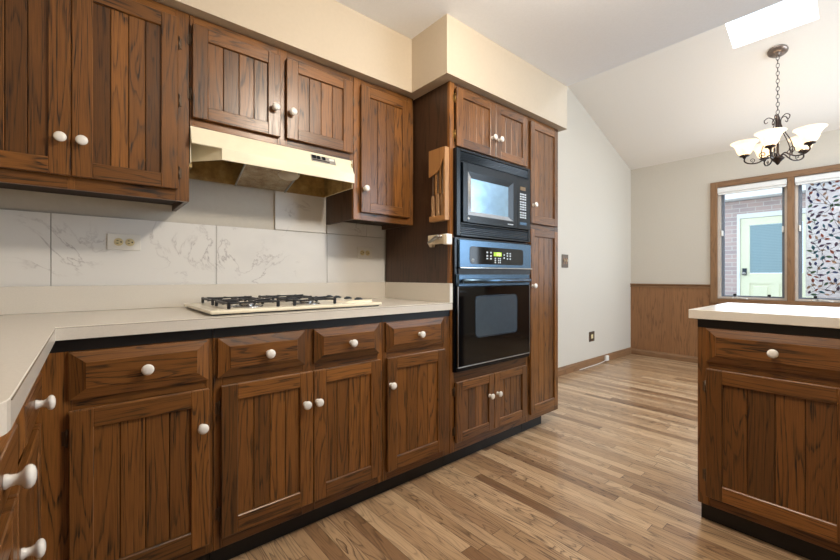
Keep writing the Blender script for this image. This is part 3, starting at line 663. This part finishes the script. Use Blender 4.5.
# ------------------------------------------------------------------ gas cooktop
def cooktop():
    t = thing('gas_cooktop', 'cream four-burner gas cooktop set in the worktop below the hood', 'cooktop', (0.70, 1.80, 0.9145))
    x0, x1, y0, y1, zb, zt = 0.330, 1.072, 1.540, 2.055, 0.9146, 0.934
    mb = MB(); mb.box(x0+0.012, x1-0.012, y0+0.012, y1-0.012, zb, zb+0.006, M['iron']); mb.box(x0, x1, y0, y1, zb+0.005, zt, M['cream_enamel'], 2, 0.006, 2)
    mb.box(x0+0.03, 0.60, y0+0.03, y1-0.03, zt-0.002, zt+0.001, M['cream_enamel'], 2, 0.001); mb.box(0.615, 0.872, y0+0.03, y1-0.03, zt-0.002, zt+0.001, M['cream_enamel'], 2, 0.001); mb.build('top_plate', t)
    for cx in (0.490, 0.742):
        for cy in (1.658, 1.905):
            mb = MB(); mb.lathe([(0.062, 0), (0.062, 0.002), (0.05, 0.0035), (0.042, 0.002), (0.030, 0.002), (0.030, 0.008), (0.034, 0.009), (0.034, 0.012), (0.02, 0.014), (0, 0.014)], (cx, cy, zt+0.001), (0, 0, 1), M['chrome'], 24); mb.build('burner', t)
            mb = MB(); a = 0.092; b = 0.092; zz = 0.9605; I = M['iron']; h = 0.010
            for sx, sy in ((1, 1), (1, -1), (-1, 1), (-1, -1)):
                mb.box(cx+sx*a-0.0055, cx+sx*a+0.0055, cy+sy*b-0.0055, cy+sy*b+0.0055, zt+0.0012, zz+0.001, I, 2, 0.002)
            for s_ in (1, -1):
                mb.box(cx-a, cx+a, cy+s_*b-0.005, cy+s_*b+0.005, zz-0.007, zz-0.001, I, 0, 0.002)
                mb.prism([(cx+s_*a, zz-0.014), (cx+s_*a, zz+0.005), (cx+s_*0.03, zz+0.001), (cx+s_*0.03, zz-0.004)], 1, cy-0.007, cy+0.007, I)
                mb.prism([(cy+s_*b, zz-0.008), (cy+s_*b, zz+0.001), (cy+s_*0.03, zz+0.001), (cy+s_*0.03, zz-0.004)], 0, cx-0.005, cx+0.005, I)
                mb.box(cx+s_*a-0.005, cx+s_*a+0.005, cy-b, cy+b, zz-0.009, zz-0.001, I, 1, 0.002)
            mb.build('grate', t)
    mb = MB(); P = [(0.905, zt), (1.052, zt), (1.052, zt+0.012), (0.93, zt+0.008), (0.915, zt+0.005)]
    mb.prism(P, 1, 1.60, 2.030, M['cream_enamel']); pn = mb.build('control_panel', t)
    for y in (1.63, 1.73, 1.84, 1.93):
        mb = MB(); mb.lathe([(0.021, 0), (0.020, 0.004), (0.017, 0.007), (0, 0.0075)], (0.995, y, zt+0.0106), (0, 0, 1), M['knob_blue'], 16); mb.box(0.990, 1.0, y-0.018, y+0.018, zt+0.017, zt+0.021, M['knob_blue'], 2, 0.002); mb.build('dial', pn)
    mb = MB(); mb.box(1.028, 1.048, 1.60, 1.70, zt+0.0122, zt+0.0130, M['chrome']); mb.build('trim_strip', pn)
cooktop()
# ------------------------------------------------------------------ microwave and wall oven
def microwave():
    X0, X1, Z0, Z1 = 1.527, 2.224, 1.2785, 1.7615
    t = thing('microwave', 'black built-in microwave with louvred trim above the wall oven', 'microwave', (1.876, 1.52, 1.2785))
    K = M['black_plastic']; yf = 1.490
    mb = MB(); mb.box(1.545, 2.207, 1.5205, 1.95, 1.2782, 1.758, K); mb.build('body', t)
    mb = MB(); mb.box(X0, 1.560, yf, 1.5195, Z0, Z1, K, 2, 0.003); mb.box(2.195, X1, yf, 1.5195, Z0, Z1, K, 2, 0.003)
    mb.box(1.560, 2.195, yf+0.012, 1.5195, Z0, 1.352, K); mb.box(1.560, 2.195, yf+0.012, 1.5195, 1.690, Z1, K)
    mb.box(1.560, 2.195, yf, 1.5195, Z0, Z0+0.012, K, 0, 0.002); mb.box(1.560, 2.195, yf, 1.5195, Z1-0.014, Z1, K, 0, 0.002)
    mb.box(1.560, 2.195, yf, 1.5195, 1.684, 1.694, K, 0, 0.002); mb.box(1.560, 2.195, yf, 1.5195, 1.346, 1.354, K, 0, 0.002)
    tr = mb.build('trim_frame', t)
    for za, zb in ((1.294, 1.343), (1.698, 1.745)):
        mb = MB(); n = 5
        for k in range(n):
            z = za+(zb-za)*(k+0.5)/n; mb.prism([(yf+0.001, z-0.0035), (yf+0.004, z+0.0035), (yf+0.012, z+0.0035), (yf+0.012, z-0.0035)], 0, 1.561, 2.194, M['louvre'], 0)
        mb.build('louvre_grille', tr)
    # door with recessed reflective window
    d0, d1, z0, z1 = 1.566, 2.066, 1.357, 1.681; yd = 1.478
    mb = MB(); a0, a1, b0, b1 = 1.605, 2.020, 1.398, 1.640; c0, c1, e0, e1 = 1.640, 1.978, 1.422, 1.606; yi = 1.486
    mb.box(d0, a0, yd, 1.50, z0, z1, K, 2, 0.002); mb.box(a1, d1, yd, 1.50, z0, z1, K, 2, 0.002); mb.box(a0, a1, yd, 1.50, z0, b0, K, 0); mb.box(a0, a1, yd, 1.50, b1, z1, K, 0); dr = mb.build('door', t)
    mb = MB(); O = [(a0, b0), (a1, b0), (a1, b1), (a0, b1)]; I = [(c0, e0), (c1, e0), (c1, e1), (c0, e1)]
    V = [(p[0], yd, p[1]) for p in O]+[(p[0], yi, p[1]) for p in I]
    for k in range(4): mb.raw(V, [(k, (k+1) % 4, 4+(k+1) % 4, 4+k)], M['mw_lit_bevel'] if k in (0, 3) else K)  # lower and left bevels painted pale as if catching daylight, others black
    mb.build('window_bevel', dr)
    mb = MB(); mb.box(c0, c1, yi, yi+0.004, e0, e1, M['mw_sky_tint']); mb.build('door_window', dr)
    mb = MB(); mb.lathe([(0.0075, 0), (0.0075, 0.001), (0, 0.0012)], (1.610, yd, 1.377), (0, -1, 0), M['button'], 14); mb.build('badge', dr)
    mb = MB(); mb.box(1.962, 2.018, yd-0.0008, yd, 1.3745, 1.3795, M['button']); mb.build('name_badge', dr)
    mb = MB(); mb.box(2.070, 2.192, yd+0.002, 1.50, 1.357, 1.681, K, 2, 0.002); cp = mb.build('control_panel', t)
    y = yd+0.002
    mb = MB(); mb.box(2.095, 2.150, y-0.001, y, 1.605, 1.628, M['amber']); mb.build('display', cp)
    for zt_, rows in ((1.585, 3), (1.535, 4), (1.468, 3)):
        for k in range(rows):
            for c in range(3):
                mb = MB(); mb.box(2.090+c*0.024, 2.109+c*0.024, y-0.0012, y, zt_-k*0.0155-0.010, zt_-k*0.0155, M['button'], 2, 0.0005); mb.build('button', cp)
    mb = MB(); mb.box(2.088, 2.160, y-0.002, y, 1.383, 1.402, M['panel_sky_tint'], 2, 0.0008); mb.build('open_button', cp)
microwave()
def oven():
    t = thing('wall_oven', 'black built-in wall oven with control panel coloured with reflected sky below the microwave', 'oven', (1.876, 1.52, 0.53))
    K = M['black_plastic']; yf = 1.488
    mb = MB(); mb.box(1.545, 2.207, 1.5205, 2.0, 0.527, 1.256, K); mb.box(1.523, 2.222, 1.500, 1.5195, 0.530, 1.270, K); mb.box(1.526, 2.20, 1.488, 1.50, 0.532, 0.556, K, 0, 0.002); mb.build('body', t)
    mb = MB(); mb.box(1.546, 2.226, yf, 1.4995, 1.103, 1.263, M['panel_sky_tint'], 0, 0.006, 3); cp = mb.build('control_panel', t)
    mb = MB(); mb.box(1.546, 2.228, yf-0.010, yf-0.0005, 1.100, 1.108, M['chrome'], 0, 0.002); mb.build('panel_lip', cp)
    # rounded dark touch panel
    def rrect(x0, x1, z0, z1, r):
        P = []
        for cx, cz, s_ in ((x1-r, z0+r, -90), (x1-r, z1-r, 0), (x0+r, z1-r, 90), (x0+r, z0+r, 180)):
            for k in range(5): a = R(s_+22.5*k); P.append((cx+r*math.cos(a), cz+r*math.sin(a)))
        return P
    mb = MB(); mb.prism(rrect(1.630, 2.136, 1.126, 1.226, 0.02), 1, yf-0.0015, yf-0.0002, M['black_gloss']); tp = mb.build('touch_panel', cp)
    y = yf-0.0015
    mb = MB(); mb.box(1.838, 1.912, y-0.0008, y-0.0001, 1.176, 1.200, M['display']); dp = mb.build('display', cp)
    mb = MB(); x = 1.868; zc = 1.188
    seg = {'1': 'bc', '2': 'abged', '0': 'abcdef'}
    for ch, xx in (('1', 1.866), ('2', 1.876), ('0', 1.889), ('0', 1.899)):
        hx, hz, q = 0.003, 0.007, 0.0011
        S = {'a': (-hx, hx, hz-q, hz+q), 'g': (-hx, hx, -q, q), 'd': (-hx, hx, -hz-q, -hz+q), 'b': (hx-q, hx+q, 0, hz), 'c': (hx-q, hx+q, -hz, 0), 'f': (-hx-q, -hx+q, 0, hz), 'e': (-hx-q, -hx+q, -hz, 0)}
        for k in seg[ch]: a, b, c, d_ = S[k]; mb.box(xx+a, xx+b, y-0.0016, y-0.0009, zc+c, zc+d_, M['digit'])
    mb.box(1.8815, 1.8835, y-0.0016, y-0.0009, zc+0.003, zc+0.005, M['digit']); mb.box(1.8815, 1.8835, y-0.0016, y-0.0009, zc-0.005, zc-0.003, M['digit']); mb.build('digits', cp)
    for cx, cz, w_, h_ in ((1.779, 1.196, 0.014, 0.010), (1.812, 1.196, 0.014, 0.010), (1.779, 1.176, 0.014, 0.010), (1.812, 1.176, 0.014, 0.010), (1.779, 1.160, 0.016, 0.008), (1.812, 1.160, 0.016, 0.008),
                           (1.853, 1.163, 0.012, 0.008), (1.853, 1.151, 0.012, 0.008), (1.853, 1.139, 0.012, 0.008), (1.884, 1.163, 0.010, 0.008), (1.900, 1.163, 0.010, 0.008), (1.884, 1.151, 0.010, 0.008), (1.900, 1.151, 0.010, 0.008), (1.884, 1.139, 0.010, 0.008), (1.900, 1.139, 0.010, 0.008),
                           (1.938, 1.186, 0.012, 0.009), (1.938, 1.168, 0.012, 0.009), (1.970, 1.196, 0.014, 0.009), (1.998, 1.196, 0.014, 0.009), (1.970, 1.181, 0.014, 0.009), (1.998, 1.181, 0.014, 0.009), (1.970, 1.163, 0.012, 0.009), (1.998, 1.163, 0.012, 0.009)):
        mb = MB(); mb.box(cx-w_/2, cx+w_/2, y-0.001, y-0.0001, cz-h_/2, cz+h_/2, M['button']); mb.build('button', cp)
    mb = MB(); mb.lathe([(0.010, 0), (0.010, 0.0008), (0.007, 0.001)], (1.655, y, 1.146), (0, -1, 0), M['button'], 16); mb.lathe([(0.007, 0.0004), (0.0, 0.0005)], (1.655, y, 1.146), (0, -1, 0), M['black_gloss'], 16)
    mb.tube([(1.651, y-0.0014, 1.149), (1.655, y-0.0014, 1.151), (1.657, y-0.0014, 1.146), (1.653, y-0.0014, 1.142), (1.659, y-0.0014, 1.143)], 0.0009, M['button'], 5); mb.build('badge', cp)
    # vent gap with dark slots
    mb = MB(); mb.box(1.546, 2.224, 1.492, 1.4998, 1.068, 1.100, M['toe'])
    for k in range(7): mb.box(1.68+k*0.055, 1.70+k*0.055, 1.4905, 1.492, 1.082, 1.086, M['iron'])
    mb.build('vent_strip', t)
    yd = 1.478; xa, xb = 1.528, 2.194
    mb = MB(); mb.box(xa, xb, yd, 1.4995, 0.560, 1.000, M['black_gloss'], 2, 0.004); mb.box(xa, xb, yd-0.002, 1.4995, 0.998, 1.068, M['panel_sky_tint'], 0, 0.005); dr = mb.build('door', t)
    mb = MB(); mb.box(xa, xb, yd-0.003, yd+0.004, 0.556, 0.5605, M['steel'], 0, 0.001); mb.box(xa-0.0025, xa+0.0005, yd-0.001, yd+0.004, 0.556, 1.0, M['steel']); mb.box(xb-0.0005, xb+0.0025, yd-0.001, yd+0.004, 0.556, 1.0, M['steel']); mb.build('edge_trim', dr)
    mb = MB(); mb.prism(rrect(1.668, 2.054, 0.713, 0.940, 0.025), 1, yd-0.0012, yd-0.0002, M['oven_window']); mb.build('door_window', dr)
    P = rrect(1.664, 2.058, 0.709, 0.944, 0.028); mb = MB(); mb.tube([(p[0], yd-0.001, p[1]) for p in P], 0.0014, M['panel_sky_tint'], 5, closed=True); mb.build('window_rim', dr)
    mb = MB(); hy = yd-0.036; mb.tube([(1.530, hy, 1.030), (2.145, hy, 1.030)], 0.0125, M['panel_sky_tint'], 14)
    for x in (1.555, 2.12): mb.tube([(x, yd-0.002, 1.030), (x, hy, 1.030)], 0.010, M['panel_sky_tint'], 10)
    mb.build('handle', dr)
oven()
# ------------------------------------------------------------------ knife rack, knives, can opener on the cabinet side (x = 1.505)
def rack():
    xw = 1.5045; t = thing('knife_rack', 'honey wood knife rack hung on the side of the oven cabinet', 'knife rack', (1.49, 1.59, 1.36)); Wd = M['rack_wood']
    mb = MB(); mb.box(1.494, xw, 1.522, 1.652, 1.362, 1.762, Wd, 2, 0.003); mb.build('back_board', t)
    mb = MB(); mb.box(1.470, 1.494, 1.522, 1.536, 1.362, 1.762, Wd, 2, 0.002); mb.build('side_strip', t)
    mb = MB(); mb.prism([(1.652, 1.762), (1.536, 1.762), (1.536, 1.705), (1.570, 1.645), (1.596, 1.628), (1.652, 1.614)], 0, 1.469, 1.478, Wd, 2); mb.build('cover_board', t)
    mb = MB(); mb.box(1.470, 1.494, 1.536, 1.652, 1.362, 1.392, Wd, 1, 0.002); mb.build('bottom_ledge', t)
    for y in (1.572, 1.609): mb = MB(); mb.box(1.480, 1.494, y-0.003, y+0.003, 1.512, 1.756, Wd, 2); mb.build('divider', t)
    for y, L, lb in ((1.631, 0.115, 'kitchen knife with pale wooden handle in the rack, furthest from the oven'), (1.591, 0.125, 'kitchen knife with pale wooden handle in the middle of the wall rack'), (1.553, 0.118, 'kitchen knife with pale wooden handle in the rack, next to the microwave')):
        k = thing('kitchen_knife', lb, 'knife', (1.484, y, 1.3935), group='knives in the wall rack')
        mb = MB(); z0 = 1.3935; hz = z0+L
        prof = [(-0.010, 0), (-0.012, 0.012), (-0.008, 0.035), (-0.010, 0.07), (-0.007, L-0.006), (-0.004, L), (0.006, L), (0.010, L-0.012), (0.011, 0.07), (0.007, 0.03), (0.011, 0.008), (0.006, 0)]
        mb.prism([(y+a, z0+b) for a, b in prof], 0, 1.478, 1.4925, M['handle_wood']); mb.build('handle', k)
        mb = MB(); mb.prism([(y-0.006, hz), (y+0.009, hz), (y+0.009, hz+0.17), (y+0.004, hz+0.20), (y-0.006, hz+0.225)], 0, 1.4845, 1.4865, M['steel']); mb.build('blade', k)
        mb = MB()
        for q in (0.03, 0.075): mb.lathe([(0.0025, 0), (0.002, 0.0008), (0, 0.001)], (1.478, y, z0+q), (-1, 0, 0), M['brass'], 8)
        mb.build('rivets', k)
rack()
t = thing('can_opener', 'cream wall-mounted can opener below the knife rack', 'can opener', (1.49, 1.59, 1.22)); Bp = M['beige_plastic']
mb = MB(); mb.box(1.478, 1.5045, 1.530, 1.672, 1.236, 1.288, Bp, 1, 0.004, 2); mb.build('body', t)
mb = MB(); mb.box(1.462, 1.5045, 1.500, 1.5295, 1.228, 1.286, M['white_plastic'], 2, 0.004, 2); mb.box(1.458, 1.462, 1.505, 1.511, 1.232, 1.282, Bp, 2, 0.001); mb.box(1.458, 1.462, 1.518, 1.523, 1.232, 1.282, Bp, 2, 0.001); mb.build('mount', t)
mb = MB(); mb.tube([(1.466, 1.655, 1.246), (1.462, 1.63, 1.252), (1.460, 1.59, 1.268), (1.462, 1.563, 1.276)], 0.008, M['steel'], 8, rr=[0.006, 0.008, 0.010, 0.011]); mb.build('crank', t)
mb = MB(); mb.lathe([(0.013, 0), (0.013, 0.012), (0.008, 0.015), (0, 0.015)], (1.478, 1.565, 1.272), (-1, 0, 0), M['chrome'], 14); mb.build('cutting_wheel', t)
mb = MB(); mb.prism([(1.635, 1.2355), (1.670, 1.2355), (1.660, 1.222), (1.64, 1.222)], 0, 1.482, 1.502, Bp); mb.build('foot', t)
# ------------------------------------------------------------------ outlets, switch, plug
def socket(name, label, x0, x1, z0, z1, y, plate, face, horiz=True):
    t = thing(name, label, 'outlet', ((x0+x1)/2, y, z0)); xc, zc = (x0+x1)/2, (z0+z1)/2
    mb = MB(); mb.box(x0, x1, y-0.0055, y-0.0003, z0, z1, M[plate], 0, 0.002, 2); mb.build('cover_plate', t)
    for s_ in (-1, 1):
        cx, cz = (xc+s_*0.0195, zc) if horiz else (xc, zc+s_*0.0195)
        mb = MB(); mb.lathe([(0.0165, 0), (0.0165, 0.0015), (0.015, 0.002), (0, 0.002)], (cx, y-0.0056, cz), (0, -1, 0), M[face], 20); fc = mb.build('receptacle', t)
        mb = MB()
        for q in (-1, 1):
            if horiz: mb.box(cx-0.008, cx-0.001, y-0.0084, y-0.0077, cz+q*0.006-0.0014, cz+q*0.006+0.0014, M['dark_slot'])
            else: mb.box(cx+q*0.006-0.0014, cx+q*0.006+0.0014, y-0.0084, y-0.0077, cz, cz+0.008, M['dark_slot'])
        mb.lathe([(0.003, 0), (0, 0.0006)], (cx+0.008, y-0.0077, cz) if horiz else (cx, y-0.0077, cz-0.007), (0, -1, 0), M['dark_slot'], 10); mb.build('slots', fc)
socket('wall_outlet', 'white double outlet with ivory sockets on the tiles left of the cooktop', 0.061, 0.178, 1.170, 1.240, 2.1283, 'white_plastic', 'ivory')
socket('wall_outlet', 'white double outlet with ivory sockets on the tiles right of the cooktop', 1.287, 1.400, 1.170, 1.240, 2.1283, 'white_plastic', 'ivory')
t = thing('light_switch', 'bronze switch plate high on the pale wall beside the pantry', 'switch', (3.915, YD, 1.15))
mb = MB(); mb.box(3.852, 3.982, YD-0.007, YD-0.0004, 1.148, 1.290, M['bronze_plate'], 2, 0.003, 2); mb.build('cover_plate', t)
for x in (3.894, 3.940): mb = MB(); mb.box(x-0.014, x+0.014, YD-0.010, YD-0.0072, 1.185, 1.253, M['trim_wood'], 2, 0.001); sw = mb.build('switch_body', t); mb = MB(); mb.box(x-0.005, x+0.005, YD-0.022, YD-0.0102, 1.212, 1.236, M['beige_plastic'], 2, 0.002); mb.build('toggle', sw)
t = thing('wall_outlet', 'small dark bronze outlet low on the pale dining wall', 'outlet', (4.52, YD, 0.29))
mb = MB(); mb.box(4.458, 4.588, YD-0.006, YD-0.0004, 0.288, 0.404, M['bronze_plate'], 2, 0.003, 2); mb.build('cover_plate', t)
mb = MB(); mb.box(4.500, 4.546, YD-0.010, YD-0.0062, 0.322, 0.370, M['ivory'], 2, 0.003); mb.build('receptacle', t)
t = thing('cable_box', 'small white cable box fixed on the dining room baseboard', 'cable box', (4.86, YD-0.017, 0.02))
mb = MB(); mb.box(4.822, 4.892, YD-0.042, YD-0.0165, 0.018, 0.080, M['white_plastic'], 2, 0.004, 2); mb.build('box_body', t)
mb = MB(); mb.tube([(4.822, YD-0.03, 0.03), (4.80, YD-0.028, 0.022), (4.74, YD-0.022, 0.012), (4.60, YD-0.022, 0.007), (4.2, YD-0.022, 0.006)], 0.004, M['white_plastic'], 6); mb.build('cable', t)

# ------------------------------------------------------------------ chandelier
def chandelier():
    cx, cy, zc = 4.435, 0.557, SL(4.435)-0.001
    t = thing('chandelier', 'bronze five-arm chandelier with alabaster glass shades hung from the sloped ceiling', 'chandelier', (cx, cy, zc)); Bz = M['bronze']
    nrm = Vector((-0.372, 0, -1)).normalized()
    mb = MB(); mb.lathe([(0.0, 0.0), (0.068, 0.0), (0.068, 0.006), (0.058, 0.018), (0.035, 0.028), (0.014, 0.032), (0.012, 0.040), (0, 0.042)], (cx, cy, zc), nrm, M['bronze_light'], 28); mb.build('canopy', t)
    ztop, zc2 = 2.425, zc-0.042
    n = 15; L = (zc2-ztop)/n
    for k in range(n):
        zz = zc2-(k+0.5)*L; mb = MB(); P = []
        for i in range(14):
            a = 2*math.pi*i/14; q = 0.0105*math.cos(a); h = (L/2+0.004)*math.sin(a)
            P.append((cx+q, cy, zz+h) if k % 2 else (cx, cy+q, zz+h))
        mb.tube(P, 0.0021, Bz, 6, closed=True); mb.build('chain_link', t)
    mb = MB(); mb.lathe([(0.0, 0.43), (0.006, 0.43), (0.010, 0.41), (0.016, 0.395), (0.016, 0.30), (0.010, 0.285), (0.0085, 0.26), (0.0085, 0.10), (0.014, 0.085), (0.045, 0.055), (0.040, 0.045), (0.018, 0.022), (0.012, 0.010), (0.004, 0.0), (0.0, 0.0)], (cx, cy, 1.995), (0, 0, 1), Bz, 20)
    mb.build('stem', t)
    r_ = 0.216; zcup = 2.098
    def curve(ctrl, n=22):      # Catmull-Rom
        P = [Vector(p) for p in ctrl]; P = [P[0]*2-P[1]]+P+[P[-1]*2-P[-2]]; out = []
        for i in range(1, len(P)-2):
            for k in range(6):
                u = k/6; a, b, c, d_ = P[i-1], P[i], P[i+1], P[i+2]
                out.append(0.5*((2*b)+(c-a)*u+(2*a-5*b+4*c-d_)*u*u+(3*b-a-3*c+d_)*u**3))
        out.append(P[-2]); return out
    for k in range(5):
        th = R(-40.85+72*k); e = Vector((math.cos(th), math.sin(th), 0)); o = Vector((cx, cy, 0))
        at = lambda q, z: o+e*q+Vector((0, 0, z))
        mb = MB(); mb.tube(curve([at(0.012, 2.06), at(0.05, 2.085), at(0.085, 2.06), at(0.13, 2.035), at(0.185, 2.038), at(0.215, 2.06), at(r_, zcup-0.012)]), 0.0058, Bz, 8); arm = mb.build('arm', t)
        # scrolls
        S = [at(0.085+0.028*(1-i/22)*math.cos(R(-90+i*26))+0.01, 2.10+0.028*(1-i/22)*math.sin(R(-90+i*26))) for i in range(18)]
        mb = MB(); mb.tube(S, 0.0032, Bz, 6); mb.build('scroll', arm)
        S = [at(0.165+0.020*(1-i/22)*math.cos(R(-90-i*26)), 2.062+0.020*(1-i/22)*math.sin(R(-90-i*26))) for i in range(18)]
        mb = MB(); mb.tube(S, 0.0028, Bz, 6); mb.build('scroll', arm)
        th2 = th; e2 = e
        mb = MB(); mb.tube(curve([at(0.10, 2.055), at(0.105, 2.12), at(0.085, 2.19), at(0.045, 2.27), at(0.022, 2.34), at(0.030, 2.385), at(0.060, 2.405), at(0.085, 2.385), at(0.078, 2.36), at(0.062, 2.368)]), 0.0036, Bz, 6); mb.build('upper_scroll', t)
        mb = MB(); mb.lathe([(0.0, -0.012), (0.010, -0.012), (0.014, 0.0), (0.034, 0.006), (0.036, 0.014), (0.030, 0.020), (0.0, 0.020)], at(r_, zcup), (0, 0, 1), Bz, 20); mb.build('cup', arm)
        mb = MB(); prof = [(0.028, 0.021), (0.044, 0.030), (0.054, 0.050), (0.060, 0.075), (0.072, 0.100), (0.088, 0.119), (0.101, 0.127), (0.099, 0.130), (0.090, 0.124), (0.069, 0.103), (0.056, 0.076), (0.050, 0.051), (0.040, 0.034), (0.026, 0.025)]
        mb.lathe(prof, at(r_, zcup), (0, 0, 1), M['shade'], 28); mb.build('lamp_shade', arm)
        mb = MB(); mb.lathe([(0.0, 0.021), (0.012, 0.021), (0.012, 0.045), (0.02, 0.06), (0.026, 0.078), (0.02, 0.096), (0.0, 0.104)], at(r_, zcup), (0, 0, 1), M['bulb'], 14); mb.build('bulb', arm)
        point('chandelier_bulb_light', at(r_, zcup+0.135), 0.03, 0.5, (1.0, 0.86, 0.72))
chandelier()
